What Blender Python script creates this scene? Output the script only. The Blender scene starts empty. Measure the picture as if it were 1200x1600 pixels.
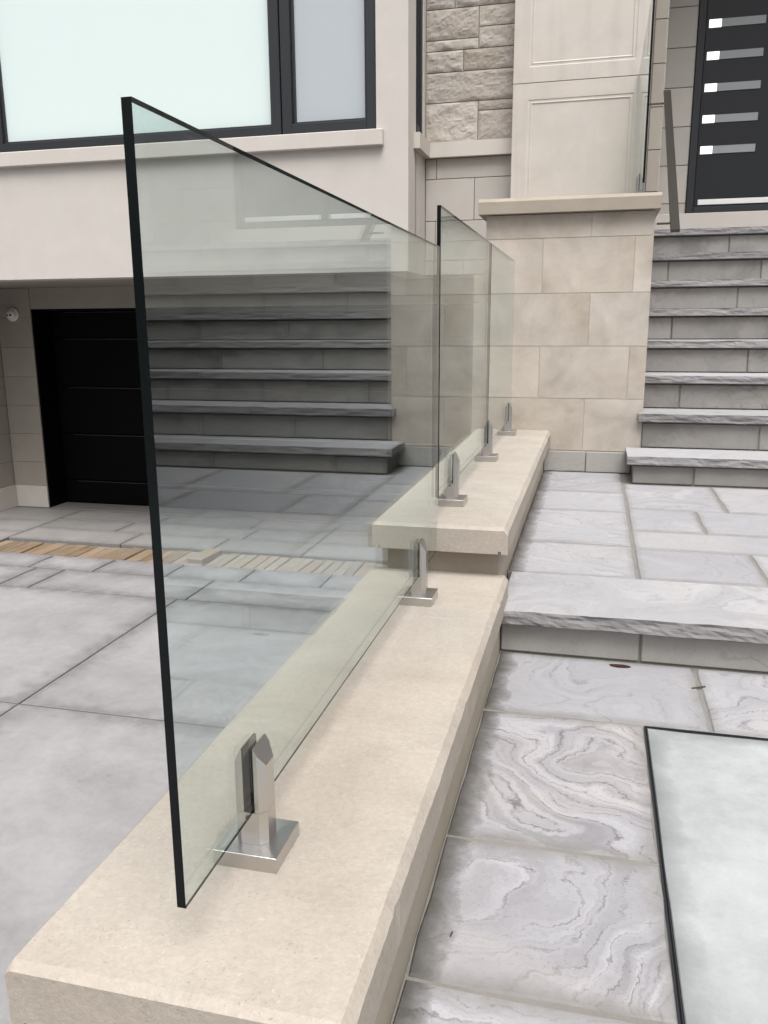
import bpy, bmesh, math, random
from mathutils import Vector, Matrix, noise
random.seed(7)
S = bpy.context.scene
C = S.collection
K = 0.83                                   # survey units -> metres

# ------------------------------------------------------------------ camera
cam_d = bpy.data.cameras.new('camera'); cam = bpy.data.objects.new('camera', cam_d); C.objects.link(cam)
cam_d.sensor_fit = 'HORIZONTAL'; cam_d.sensor_width = 36.0
cam_d.lens = 36.0 * 1303.56 / 1200.0
cam_d.clip_start = 0.02; cam_d.clip_end = 2000
yaw, pit, rol = -0.245240935, 0.221350952, 0.00661732683
fwd = Vector((math.sin(yaw)*math.cos(pit), math.cos(yaw)*math.cos(pit), -math.sin(pit)))
rt = Vector((math.cos(yaw), -math.sin(yaw), 0)); dn = fwd.cross(rt)
r2 = math.cos(rol)*rt + math.sin(rol)*dn; d2 = -math.sin(rol)*rt + math.cos(rol)*dn
m = Matrix((r2, -d2, -fwd)).transposed().to_4x4()
cam.matrix_world = m
S.camera = cam

# ------------------------------------------------------------------ world, sun, exposure
SUN_EL, SUN_AZ = math.radians(64), math.radians(158)      # azimuth from +Y clockwise: light from behind the camera
w = bpy.data.worlds.new('World'); S.world = w; w.use_nodes = True
nt = w.node_tree; bg = nt.nodes['Background']
sky = nt.nodes.new('ShaderNodeTexSky'); sky.sky_type = 'NISHITA'; sky.sun_disc = False
sky.sun_elevation = SUN_EL; sky.sun_rotation = SUN_AZ
sky.air_density = 1.0; sky.dust_density = 9.0; sky.ozone_density = 1.0
hs = nt.nodes.new('ShaderNodeHueSaturation'); hs.inputs['Saturation'].default_value = 0.22
nt.links.new(sky.outputs[0], hs.inputs['Color']); nt.links.new(hs.outputs[0], bg.inputs['Color'])
bg.inputs['Strength'].default_value = 0.10
sd = bpy.data.lights.new('sun', 'SUN'); sd.energy = 1.5; sd.angle = math.radians(36); sd.color = (1, .985, .965)
so = bpy.data.objects.new('sun', sd); C.objects.link(so)
dirv = Vector((math.sin(SUN_AZ)*math.cos(SUN_EL), math.cos(SUN_AZ)*math.cos(SUN_EL), math.sin(SUN_EL)))
so.rotation_euler = (-dirv).to_track_quat('-Z', 'Y').to_euler()
so.location = (0, -6, 12)
S.view_settings.view_transform = 'Standard'; S.view_settings.look = 'None'
S.view_settings.exposure = 0.75; S.view_settings.gamma = 1.0; S.view_settings.use_curve_mapping = False
S.render.engine = 'CYCLES'
S.cycles.use_denoising = True
S.cycles.max_bounces = 14; S.cycles.transparent_max_bounces = 24; S.cycles.glossy_bounces = 6
S.cycles.caustics_reflective = False; S.cycles.caustics_refractive = False

# ------------------------------------------------------------------ node helpers
class NT:
    def __init__(s, name):
        s.m = bpy.data.materials.new(name); s.m.use_nodes = True
        s.t = s.m.node_tree; s.b = s.t.nodes['Principled BSDF']; s.out = s.t.nodes['Material Output']
    def n(s, typ, **kw):
        o = s.t.nodes.new('ShaderNode' + typ)
        for k, v in kw.items():
            if k[0] == 'i' and k[1:].isdigit(): s.inp(o.inputs[int(k[1:])], v)
            elif k in o.inputs and not hasattr(o, k): s.inp(o.inputs[k], v)
            else: setattr(o, k, v)
        return o
    def inp(s, sock, v):
        if isinstance(v, bpy.types.NodeSocket): s.t.links.new(v, sock)
        elif isinstance(v, bpy.types.Node): s.t.links.new(v.outputs[0], sock)
        else:
            if isinstance(v, tuple) and len(v) == 3 and sock.type == 'RGBA': v = (*v, 1)
            sock.default_value = v
    def math(s, op, a, b=0.0, clamp=False):
        o = s.n('Math', operation=op, use_clamp=clamp); s.inp(o.inputs[0], a); s.inp(o.inputs[1], b); return o.outputs[0]
    def mix(s, f, a, b, bt='MIX'):
        o = s.n('Mix', data_type='RGBA', blend_type=bt); s.inp(o.inputs[0], f); s.inp(o.inputs[6], a); s.inp(o.inputs[7], b); return o.outputs[2]
    def vmath(s, op, a, b):
        o = s.n('VectorMath', operation=op); s.inp(o.inputs[0], a)
        if op == 'SCALE': s.inp(o.inputs['Scale'], b)
        else: s.inp(o.inputs[1], b)
        return o.outputs[0]
    def ramp(s, f, stops, interp='LINEAR'):
        o = s.n('ValToRGB'); s.inp(o.inputs[0], f); e = o.color_ramp.elements; o.color_ramp.interpolation = interp
        e[0].position, e[1].position = stops[0][0], stops[1][0]
        e[0].color = (*[stops[0][1]]*3, 1); e[1].color = (*[stops[1][1]]*3, 1)
        for p, v in stops[2:]:
            x = e.new(p); x.color = (v, v, v, 1)
        return o.outputs[0]
    def noise(s, vec, scale, detail=4.0, rough=.55, dist=0.0, out=0):
        o = s.n('TexNoise'); s.inp(o.inputs['Vector'], vec)
        o.inputs['Scale'].default_value = scale; o.inputs['Detail'].default_value = detail
        o.inputs['Roughness'].default_value = rough; o.inputs['Distortion'].default_value = dist
        return o.outputs[out]
    def coords(s, per_object=True):
        tc = s.n('TexCoord'); v = tc.outputs['Object']
        if per_object:
            oi = s.n('ObjectInfo'); s.rnd = oi.outputs['Random']
            off = s.n('CombineXYZ')
            s.inp(off.inputs[0], s.math('MULTIPLY', s.rnd, 61.0)); s.inp(off.inputs[1], s.math('MULTIPLY', s.rnd, 37.0)); s.inp(off.inputs[2], s.math('MULTIPLY', s.rnd, 23.0))
            s.raw = v
            v = s.vmath('ADD', v, off.outputs[0])
        return v
    def rand(s, k):                                   # decorrelated per-object random value
        return s.math('FRACT', s.math('MULTIPLY', s.rnd, k))
    def bump(s, h, strength, dist=.01, prev=None):
        o = s.n('Bump'); o.inputs['Strength'].default_value = strength; o.inputs['Distance'].default_value = dist
        s.inp(o.inputs['Height'], h)
        if prev is not None: s.inp(o.inputs['Normal'], prev)
        return o.outputs[0]
    def done(s, col, rough=.7, normal=None, spec=.3, metal=0.0):
        s.inp(s.b.inputs['Base Color'], col); s.inp(s.b.inputs['Roughness'], rough)
        s.b.inputs['Specular IOR Level'].default_value = spec; s.b.inputs['Metallic'].default_value = metal
        if normal is not None: s.inp(s.b.inputs['Normal'], normal)
        return s.m
    def edge(s, width):                               # 1 at the border of a flat slab (object half sizes hx, hy), 0 inside
        ax = s.n('Attribute', attribute_type='OBJECT', attribute_name='hx'); ay = s.n('Attribute', attribute_type='OBJECT', attribute_name='hy')
        sp = s.n('SeparateXYZ'); s.inp(sp.inputs[0], s.raw)
        dx = s.math('SUBTRACT', ax.outputs['Fac'], s.math('ABSOLUTE', sp.outputs[0])); dy = s.math('SUBTRACT', ay.outputs['Fac'], s.math('ABSOLUTE', sp.outputs[1]))
        d = s.math('MINIMUM', dx, dy)
        nz = s.noise(s.raw, 9.0, 5, .65)
        d = s.math('ADD', d, s.math('MULTIPLY', s.math('SUBTRACT', nz, .5), width*1.6))
        return s.math('SUBTRACT', 1.0, s.math('DIVIDE', d, width), clamp=True)

def hexc(r, g, b):
    f = lambda c: (c/255/12.92 if c/255 <= .04045 else ((c/255+.055)/1.055)**2.4)
    return (f(r)*.72, f(g)*.72, f(b)*.72)

def plain(name, col, rough=.5, spec=.5, metal=0.0):
    return NT(name).done((*col, 1), rough, None, spec, metal)

def limestone(name, base, cloud=.16, obj_var=.10, warm=.5, speck=.25, bump=.12, streak=0.0, tint=(.60, .50, .37)):
    t = NT(name); v = t.coords()
    n1 = t.noise(v, 3.6, 6, .66, .7); n2 = t.noise(v, 9, 4, .6); n3 = t.noise(v, 120, 3, .7); n4 = t.noise(v, 1.9, 4, .6, 1.0)
    val = t.math('ADD', t.math('MULTIPLY', t.math('SUBTRACT', n1, .5), cloud*2.2), t.math('MULTIPLY', t.math('SUBTRACT', n2, .5), cloud*.7))
    val = t.math('ADD', val, t.math('MULTIPLY', t.math('SUBTRACT', t.rand(7.13), .5), obj_var*2))
    val = t.math('ADD', val, t.math('MULTIPLY', t.math('SUBTRACT', n3, .5), speck*.5))
    val = t.math('ADD', val, 1.0)
    tf = t.math('MULTIPLY', t.ramp(n4, [(.38, 0), (.70, 1)]), warm)
    tf = t.math('ADD', tf, t.math('MULTIPLY', t.rand(3.71), warm*.5), clamp=True)
    col = t.mix(tf, (*base, 1), (*tint, 1))
    if streak:
        mp = t.n('Mapping'); t.inp(mp.inputs[0], v); mp.inputs['Scale'].default_value = (7, 7, .5)
        sk = t.ramp(t.noise(mp.outputs[0], 1.0, 5, .6), [(.52, 0), (.72, 1)])
        val = t.math('SUBTRACT', val, t.math('MULTIPLY', sk, streak))
    g = t.n('CombineColor'); [t.inp(g.inputs[i], val) for i in range(3)]
    col = t.mix(1.0, col, g.outputs[0], 'MULTIPLY')
    pits = t.math('MULTIPLY', t.ramp(t.noise(v, 330, 3, .7), [(.30, 1), (.37, 0)]), t.ramp(t.noise(v, 21, 4, .7), [(.46, 0), (.62, 1)]))
    col = t.mix(t.math('MULTIPLY', pits, speck), col, (.16, .13, .10, 1))
    lg = t.math('MULTIPLY', t.ramp(t.noise(v, 260, 2, .6), [(.62, 0), (.70, 1)]), t.ramp(t.noise(v, 13, 3, .7), [(.48, 0), (.64, 1)]))
    col = t.mix(t.math('MULTIPLY', lg, speck*.4), col, (.66, .62, .55, 1))
    h = t.math('ADD', t.math('MULTIPLY', n3, .5), t.math('SUBTRACT', n2, pits))
    return t.done(col, .82, t.bump(h, bump, .004), .25)

def banded(name, base, dark, light, band=.5, line=.6, scale=2.2, nb=24.0, mlo=.40, omin=.2, blotch=0, dirt=.0, dirtcol=(.17, .16, .145), bump=.25, objv=.07, edge_w=.05, warm=(.52, .46, .40)):
    """natural sandstone: warped contour bands, thin dark mineral lines, cloudy ground"""
    t = NT(name); v = t.coords()
    warp = t.vmath('SCALE', t.vmath('SUBTRACT', t.noise(v, 1.6, 3, .5, out=1), (.5, .5, .5)), .55)
    warp2 = t.vmath('SCALE', t.vmath('SUBTRACT', t.noise(v, 14, 5, .7, out=1), (.5, .5, .5)), .06)
    p = t.vmath('ADD', t.vmath('ADD', v, warp), warp2)
    f = t.noise(p, scale, 1.5, .45)
    f12 = t.math('MULTIPLY', f, nb)
    fr = t.math('FRACT', f12)
    tri = t.math('ABSOLUTE', t.math('SUBTRACT', t.math('MULTIPLY', fr, 2.0), 1.0))
    cell = t.n('TexNoise', noise_dimensions='1D'); t.inp(cell.inputs['W'], t.math('ADD', t.math('MULTIPLY', f12, .8), t.math('MULTIPLY', t.rnd, 40)))
    cell.inputs['Scale'].default_value = 1.0; cell.inputs['Detail'].default_value = 3.0; cell.inputs['Roughness'].default_value = .65
    tri2 = t.math('ABSOLUTE', t.math('SUBTRACT', t.math('MULTIPLY', t.math('FRACT', t.math('MULTIPLY', f, nb*2.7)), 2.0), 1.0))
    mask = t.ramp(t.noise(v, 1.5, 2, .5), [(mlo, 0), (mlo+.18, 1)])
    str_o = t.math('ADD', t.math('MULTIPLY', t.rand(5.3), 1-omin), omin)
    mask = t.math('MULTIPLY', mask, str_o)
    bandv = t.math('MULTIPLY', t.math('SUBTRACT', cell.outputs[0], .5), t.math('MULTIPLY', mask, band*1.9))
    lines = t.math('MULTIPLY', t.ramp(tri, [(.0, 1), (.16, 0)]), t.math('MULTIPLY', mask, t.ramp(t.noise(v, 22, 3, .7), [(.36, 0), (.56, 1)])))
    fine = t.math('MULTIPLY', t.ramp(tri2, [(.0, 1), (.30, 0)]), t.math('MULTIPLY', mask, t.ramp(t.noise(v, 7, 4, .7), [(.45, 0), (.62, 1)])))
    n1 = t.noise(v, 3, 5, .62, .4); n2 = t.noise(v, 40, 4, .7); n3 = t.noise(v, 160, 2, .6)
    val = t.math('ADD', t.math('MULTIPLY', t.math('SUBTRACT', n1, .5), .35), bandv)
    val = t.math('ADD', val, t.math('MULTIPLY', t.math('SUBTRACT', n2, .5), .22))
    val = t.math('ADD', val, t.math('MULTIPLY', t.math('SUBTRACT', t.rand(9.7), .5), objv*4), )
    fac = t.math('ADD', val, .5, clamp=True)
    col = t.mix(fac, (*dark, 1), (*light, 1))
    col = t.mix(t.math('MULTIPLY', t.ramp(t.noise(v, 1.9, 4, .6, .8), [(.5, 0), (.72, 1)]), .35), col, (*warm, 1))
    col = t.mix(t.math('MULTIPLY', lines, line), col, (.10, .085, .085, 1))
    col = t.mix(t.math('MULTIPLY', fine, line*.6), col, (.16, .15, .155, 1))
    if blotch:
        bl = t.math('MULTIPLY', t.ramp(t.noise(v, 2.6, 5, .65, .6), [(.52, 0), (.64, 1)]), blotch)
        col = t.mix(bl, col, (dark[0]*.42, dark[1]*.42, dark[2]*.42, 1))
    spk = t.ramp(n3, [(.30, 1), (.36, 0)])
    col = t.mix(t.math('MULTIPLY', spk, .35), col, (.12, .11, .11, 1))
    if dirt:
        e = t.edge(edge_w)
        col = t.mix(t.math('MULTIPLY', e, dirt), col, (*dirtcol, 1))
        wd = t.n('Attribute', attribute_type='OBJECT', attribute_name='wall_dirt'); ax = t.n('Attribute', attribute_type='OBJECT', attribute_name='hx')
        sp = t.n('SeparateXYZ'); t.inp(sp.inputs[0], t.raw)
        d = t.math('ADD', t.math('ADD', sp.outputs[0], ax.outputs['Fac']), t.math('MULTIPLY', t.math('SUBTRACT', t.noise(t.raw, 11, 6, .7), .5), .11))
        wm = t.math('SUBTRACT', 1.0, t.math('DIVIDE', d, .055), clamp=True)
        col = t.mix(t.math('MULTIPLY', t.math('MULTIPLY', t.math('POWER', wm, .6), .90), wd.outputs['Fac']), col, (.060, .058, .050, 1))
    h = t.math('ADD', t.math('MULTIPLY', n2, .5), t.math('SUBTRACT', t.math('MULTIPLY', n1, .8), t.math('MULTIPLY', lines, .3)))
    return t.done(col, .78, t.bump(h, bump, .006), .25)

def concrete(name, base, dirt=.5, edge_w=.16, cloud=.30, scuffs=.3, pw=2):
    t = NT(name); v = t.coords()
    n1 = t.noise(v, 1.4, 6, .62, .8); n2 = t.noise(v, 6, 5, .65, .5); n3 = t.noise(v, 90, 3, .7)
    val = t.math('ADD', t.math('MULTIPLY', t.math('SUBTRACT', n1, .5), cloud*2.0), t.math('MULTIPLY', t.math('SUBTRACT', n2, .5), cloud*.9))
    val = t.math('ADD', val, t.math('ADD', t.math('MULTIPLY', t.math('SUBTRACT', n3, .5), .10), t.math('MULTIPLY', t.math('SUBTRACT', t.noise(v, 24, 6, .75), .5), .34)))
    val = t.math('ADD', t.math('ADD', val, 1.0), t.math('MULTIPLY', t.math('SUBTRACT', t.rand(3.3), .5), .10))
    g = t.n('CombineColor'); [t.inp(g.inputs[i], val) for i in range(3)]
    col = t.mix(1.0, (*base, 1), g.outputs[0], 'MULTIPLY')
    scuff = t.math('MULTIPLY', t.ramp(t.noise(v, 3.1, 3, .5), [(.60, 0), (.68, 1)]), t.ramp(t.noise(v, 38, 6, .8), [(.54, 0), (.66, 1)]))
    col = t.mix(t.math('MULTIPLY', scuff, scuffs), col, (.10, .10, .10, 1))
    e = t.edge(edge_w)
    col = t.mix(t.math('MULTIPLY', t.math('POWER', e, pw), dirt), col, (base[0]*.45, base[1]*.45, base[2]*.46, 1))
    return t.done(col, .62, t.bump(t.math('ADD', n3, n2), .10, .004), .35)

def metal_brushed(name, col, rough=.28):
    t = NT(name); v = t.coords(False)
    mp = t.n('Mapping'); t.inp(mp.inputs[0], v); mp.inputs['Scale'].default_value = (1500, 1500, 30)
    n = t.noise(mp.outputs[0], 1.0, 3, .6); n2 = t.noise(v, 40, 3, .5)
    r = t.math('ADD', t.math('ADD', t.math('MULTIPLY', n, .06), t.math('MULTIPLY', n2, .08)), rough-.07)
    return t.done((*col, 1), r, None, .5, 1.0)

def glass_mat(nm, tint):
    t = NT(nm); t.t.nodes.remove(t.b)
    geo = t.n('NewGeometry')
    ior = t.math('ADD', t.math('MULTIPLY', geo.outputs['Backfacing'], 1/1.5-1.5), 1.5)
    fr = t.n('Fresnel'); t.inp(fr.inputs['IOR'], ior)
    tr = t.n('BsdfTransparent'); tr.inputs[0].default_value = (*tint, 1)
    gl = t.n('BsdfGlossy'); gl.inputs['Roughness'].default_value = 0.0; gl.inputs['Color'].default_value = (.95, .97, .97, 1)
    mx = t.n('MixShader'); t.inp(mx.inputs[0], fr.outputs[0]); t.inp(mx.inputs[1], tr.outputs[0]); t.inp(mx.inputs[2], gl.outputs[0])
    t.t.links.new(mx.outputs[0], t.out.inputs['Surface'])
    return t.m

M = {}
M['facade'] = limestone('smooth_limestone_facade', hexc(222, 216, 210), cloud=.08, obj_var=.0, warm=.22, speck=.10, bump=.05, tint=hexc(216, 206, 195))
M['sill'] = limestone('cut_limestone_sill', hexc(224, 218, 212), cloud=.06, obj_var=.03, warm=.25, speck=.15, bump=.06, tint=hexc(204, 193, 178))
M['ashlar'] = limestone('ashlar_limestone', hexc(220, 211, 201), cloud=.34, obj_var=.11, warm=.55, speck=.16, bump=.08, tint=hexc(188, 174, 156))
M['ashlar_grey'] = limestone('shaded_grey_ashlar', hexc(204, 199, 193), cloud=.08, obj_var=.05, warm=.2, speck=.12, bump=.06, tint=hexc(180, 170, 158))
M['cast'] = limestone('cast_limestone_column', hexc(220, 213, 206), cloud=.14, obj_var=.02, warm=.45, speck=.10, bump=.05, streak=.10, tint=hexc(218, 208, 196))
M['coping'] = limestone('buff_cast_coping', hexc(193, 186, 176), cloud=.24, obj_var=.02, warm=.5, speck=.75, bump=.5, tint=hexc(188, 175, 161))
M['cap'] = limestone('buff_pedestal_cap', hexc(182, 173, 160), cloud=.18, obj_var=.02, warm=.5, speck=.25, bump=.15, tint=hexc(172, 159, 140))
M['recess'] = limestone('shade_darkened_stone', hexc(182, 175, 166), cloud=.10, obj_var=.04, warm=.3, speck=.15, bump=.08, tint=hexc(168, 159, 147))  # shade of the recess and porch put into a darker stone colour
M['rough'] = limestone('rock_faced_limestone', hexc(202, 195, 188), cloud=.18, obj_var=.14, warm=.6, speck=.35, bump=.4, tint=hexc(176, 164, 150))
M['wallbase'] = limestone('low_wall_render', hexc(192, 182, 168), cloud=.12, obj_var=0, warm=.4, speck=.3, bump=.25, tint=hexc(160, 148, 128))
M['mortar_light'] = limestone('light_mortar', hexc(200, 190, 176), cloud=.08, obj_var=0, warm=.2, speck=.3, bump=.3)
M['mortar_grey'] = limestone('grey_mortar', hexc(146, 141, 134), cloud=.2, obj_var=0, warm=.1, speck=.4, bump=.4, tint=hexc(110, 102, 92))
M['mortar_sand'] = limestone('sand_joint', hexc(146, 143, 138), cloud=.25, obj_var=0, warm=.2, speck=.4, bump=.4, tint=hexc(126, 120, 112))
M['flag'] = banded('sandstone_flagstone', hexc(198, 197, 200), hexc(146, 145, 149), hexc(202, 201, 205), band=.45, line=.38, nb=26.0, mlo=.36, omin=.35, dirt=.55, edge_w=.028, warm=hexc(206, 196, 189))
M['flag_swirl'] = banded('swirled_sandstone_flagstone', hexc(200, 197, 198), hexc(138, 136, 140), hexc(203, 202, 206), band=.72, line=.8, scale=1.6, nb=34.0, mlo=.28, omin=.85, dirt=.7, edge_w=.04, warm=hexc(204, 192, 185))
M['tread'] = banded('split_sandstone_tread', hexc(170, 168, 168), hexc(112, 110, 111), hexc(176, 174, 174), band=.35, line=.4, bump=.5, warm=hexc(160, 154, 149))
M['tread_top'] = banded('honed_sandstone_tread_top', hexc(205, 203, 204), hexc(152, 151, 154), hexc(207, 206, 209), band=.40, line=.35, mlo=.34, omin=.4, bump=.25, warm=hexc(206, 199, 194))
M['riser'] = banded('sandstone_riser', hexc(178, 175, 172), hexc(134, 131, 127), hexc(186, 183, 179), band=.4, line=.5, bump=.4, blotch=.40, warm=hexc(174, 167, 158))
M['base_stone'] = banded('mottled_base_stone', hexc(190, 187, 183), hexc(160, 157, 152), hexc(206, 203, 198), band=.4, line=.3, bump=.3, warm=hexc(188, 182, 174))
M['flag_vein'] = banded('veined_sandstone_flagstone', hexc(200, 197, 198), hexc(147, 146, 150), hexc(202, 201, 205), band=.40, line=.7, scale=2.0, nb=20.0, mlo=.34, omin=.9, dirt=.55, edge_w=.03, warm=hexc(206, 196, 189))
M['hatch'] = concrete('pale_green_stone_infill', hexc(186, 190, 190), dirt=.75, edge_w=.045, cloud=.50, scuffs=.4, pw=.8)
M['slab'] = concrete('driveway_concrete', hexc(166, 164, 165), dirt=.65, edge_w=.20, cloud=.38)
M['apron'] = concrete('apron_concrete', hexc(158, 155, 152), dirt=.5, edge_w=.10, cloud=.3)
M['joint'] = plain('dark_joint_filler', (.06, .06, .06), .9, .1)
M['paver'] = limestone('bare_tan_paver', hexc(152, 136, 117), cloud=.3, obj_var=.22, warm=.7, speck=.5, bump=.6, tint=hexc(142, 114, 88))
M['paver_grey'] = limestone('dusty_grey_paver', hexc(164, 156, 147), cloud=.22, obj_var=.10, warm=.4, speck=.4, bump=.5, tint=hexc(168, 142, 112))
M['black'] = plain('charcoal_aluminium_frame', (.022, .024, .028), .45, .4)
M['door'] = plain('charcoal_door_paint', (.013, .0145, .018), .40, .4)
M['garage'] = plain('black_garage_panel', (.0015, .0018, .0018), .6, .08)
M['bead'] = plain('garage_panel_seam_trim', (.016, .019, .019), .35, .5)
M['pane_white'] = plain('white_obscured_pane', (.64, .74, .725), .06, .5)
M['pane_grey'] = plain('grey_obscured_pane', (.42, .455, .49), .06, .5)
M['slit_grey'] = plain('grey_door_glass', (.30, .32, .33), .12, .6)
tl = NT('daylit_door_glass'); tl.b.inputs['Emission Color'].default_value = (1, 1, 1, 1); tl.b.inputs['Emission Strength'].default_value = .75  # glow added to stand for daylight showing through the door slits
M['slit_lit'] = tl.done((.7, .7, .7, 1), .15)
M['steel'] = metal_brushed('brushed_stainless', (.56, .545, .53), .30)
M['kick'] = plain('sky_white_kick_plate', (.80, .80, .80), .2, .5)  # sky reflection on the steel plate painted in as plain white
M['rail'] = metal_brushed('bronze_grey_steel_rail', (.10, .092, .082), .42)
M['gasket'] = plain('black_gasket', (.008, .008, .008), .5, .3)
M['glass'] = glass_mat('clear_glass', (.895, .941, .936))
M['glass_foot'] = glass_mat('glass_far_edge', (.90, .93, .92))
M['glass_edge'] = plain('polished_dark_glass_edge', (.003, .005, .0055), .2, .22)
M['white_plastic'] = plain('white_plastic', (.72, .71, .68), .35, .5)
M['dark_plastic'] = plain('dark_lens', (.01, .01, .01), .2, .5)
M['leaf'] = plain('dry_leaf', (.05, .018, .016), .8, .1)
M['twig'] = plain('dry_twig', (.07, .055, .04), .8, .2)
M['lawn'] = limestone('lawn', (.06, .085, .035), cloud=.4, obj_var=0, warm=.3, speck=.5, bump=.6, tint=(.08, .075, .03))
M['ground'] = limestone('asphalt_ground', (.10, .10, .10), cloud=.25, obj_var=0, warm=.1, speck=.4, bump=.4, tint=(.09, .085, .08))

# ------------------------------------------------------------------ object helpers
WL = {}                                              # world location of every object (unscaled units)
def link(name, me, parent, base):
    o = bpy.data.objects.new(name, me); C.objects.link(o)
    pl = WL[parent.name] if parent is not None else Vector((0, 0, 0))
    o.location = (base - pl) * K
    if parent is not None: o.parent = parent
    WL[o.name] = base.copy()
    return o
def thing(name, base, label, cat, kind=None, group=None):
    o = link(name, None, None, Vector(base)); o.empty_display_size = .1
    tag(o, label, cat, kind, group); return o
def tag(o, label, cat=None, kind=None, group=None):
    o['label'] = label
    if cat: o['category'] = cat
    if kind: o['kind'] = kind
    if group: o['group'] = group
    return o
def obj(name, bm, mat, parent=None, smooth=False, origin=None, half=False):
    """link a bmesh given in survey units as one object; origin at its bounding-box centre (or the given point)"""
    lo = Vector([min(v.co[i] for v in bm.verts) for i in range(3)]); hi = Vector([max(v.co[i] for v in bm.verts) for i in range(3)])
    c = Vector(origin) if origin is not None else (lo + hi) / 2
    for v in bm.verts: v.co = (v.co - c) * K
    bmesh.ops.recalc_face_normals(bm, faces=bm.faces)
    me = bpy.data.meshes.new(name)
    if smooth:
        for f in bm.faces: f.smooth = True
    bm.to_mesh(me); bm.free()
    for mt in (mat if isinstance(mat, (list, tuple)) else [mat]): me.materials.append(M[mt])
    o = link(name, me, parent, c)
    if half: o['hx'] = (hi.x - lo.x) / 2 * K; o['hy'] = (hi.y - lo.y) / 2 * K
    return o
def add_box(bm, x0, x1, y0, y1, z0, z1, bev=0.0, seg=1, mi=0):
    n0 = set(bm.faces)
    r = bmesh.ops.create_cube(bm, size=1.0)
    for v in r['verts']:
        v.co = Vector(((x0+x1)/2 + v.co.x*(x1-x0), (y0+y1)/2 + v.co.y*(y1-y0), (z0+z1)/2 + v.co.z*(z1-z0)))
    if bev:
        es = list({e for v in r['verts'] for e in v.link_edges})
        bmesh.ops.bevel(bm, geom=es, offset=bev, segments=seg, affect='EDGES', profile=.5)
    for f in bm.faces:
        if f not in n0: f.material_index = mi
    return bm
def box(x0, x1, y0, y1, z0, z1, bev=0.0, seg=1):
    return add_box(bmesh.new(), x0, x1, y0, y1, z0, z1, bev, seg)
def slab(x0, x1, y0, y1, z0, z1, jit=.003, bev=.006, step=.09, zj=.0):
    """flat stone with slightly irregular hand-cut outline and eased top edge"""
    bm = bmesh.new(); pts = []
    def run(a, b, nrm):
        L = (b - a).length; n = max(2, min(14, int(L / step)))
        for i in range(n):
            p = a.lerp(b, i / n)
            if i: p = p + nrm * random.uniform(-jit, jit)
            else: p = p + Vector((random.uniform(-jit, jit), random.uniform(-jit, jit)))
            pts.append(p)
    A, B, Cc, D = Vector((x0, y0)), Vector((x1, y0)), Vector((x1, y1)), Vector((x0, y1))
    run(A, B, Vector((0, 1))); run(B, Cc, Vector((1, 0))); run(Cc, D, Vector((0, 1))); run(D, A, Vector((1, 0)))
    cx, cy = (x0+x1)/2, (y0+y1)/2
    zz = z1 + random.uniform(-zj, zj)
    def ins(p, d):
        return Vector((p.x + (d if p.x < cx else -d) * (1 if min(abs(p.x-x0), abs(p.x-x1)) < .02 else 0), p.y + (d if p.y < cy else -d) * (1 if min(abs(p.y-y0), abs(p.y-y1)) < .02 else 0)))
    bot = [bm.verts.new((p.x, p.y, z0)) for p in pts]; mid = [bm.verts.new((p.x, p.y, zz - bev)) for p in pts]
    top = [bm.verts.new((*ins(p, bev * random.uniform(.7, 1.3)), zz)) for p in pts]
    n = len(pts)
    for i in range(n):
        j = (i + 1) % n
        bm.faces.new((bot[i], bot[j], mid[j], mid[i])); bm.faces.new((mid[i], mid[j], top[j], top[i]))
    bm.faces.new(top); bm.faces.new(bot[::-1])
    return bm
def rock_tread(x0, x1, yf, yb, z0, z1, rough=.009, left_open=False, seed=0):
    """tread slab: flat honed top, split (rock-faced) front edge"""
    bm = bmesh.new(); n = max(4, int((x1 - x0) / .022)); rows = 5
    grid = []
    for i in range(n + 1):
        x = x0 + (x1 - x0) * i / n; col = []
        e = noise.noise(Vector((x*6, seed*3.1, .3))) * .006 + noise.noise(Vector((x*25, seed*3.1, 1.3))) * .004
        col.append(bm.verts.new((x, yb, z1)))
        col.append(bm.verts.new((x, yf + e*.6, z1 + e*.35)))
        for r in range(1, rows + 1):
            f = r / (rows + .5); z = z1 + (z0 - z1) * f
            d = noise.noise(Vector((x*9, seed*5.7, z*40))) * rough + abs(noise.noise(Vector((x*24, seed*5.7, z*60)))) * rough * .8
            d += (noise.noise(Vector((x*4, seed*2.2, z*14))) > .12) * .004
            col.append(bm.verts.new((x, yf - .002 + d*.8 + e*.6 - .004 * f, z)))
        col.append(bm.verts.new((x, yf + .004, z0))); col.append(bm.verts.new((x, yb, z0)))
        grid.append(col)
    m_ = len(grid[0])
    for i in range(n):
        for r in range(m_ - 1):
            f = bm.faces.new((grid[i][r], grid[i+1][r], grid[i+1][r+1], grid[i][r+1])); f.material_index = 1 if r == 0 else 0
        f = bm.faces.new((grid[i][m_-1], grid[i+1][m_-1], grid[i+1][0], grid[i][0]))
    bm.faces.new([g for g in grid[0]]); bm.faces.new([g for g in grid[-1]][::-1])
    return bm
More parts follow.
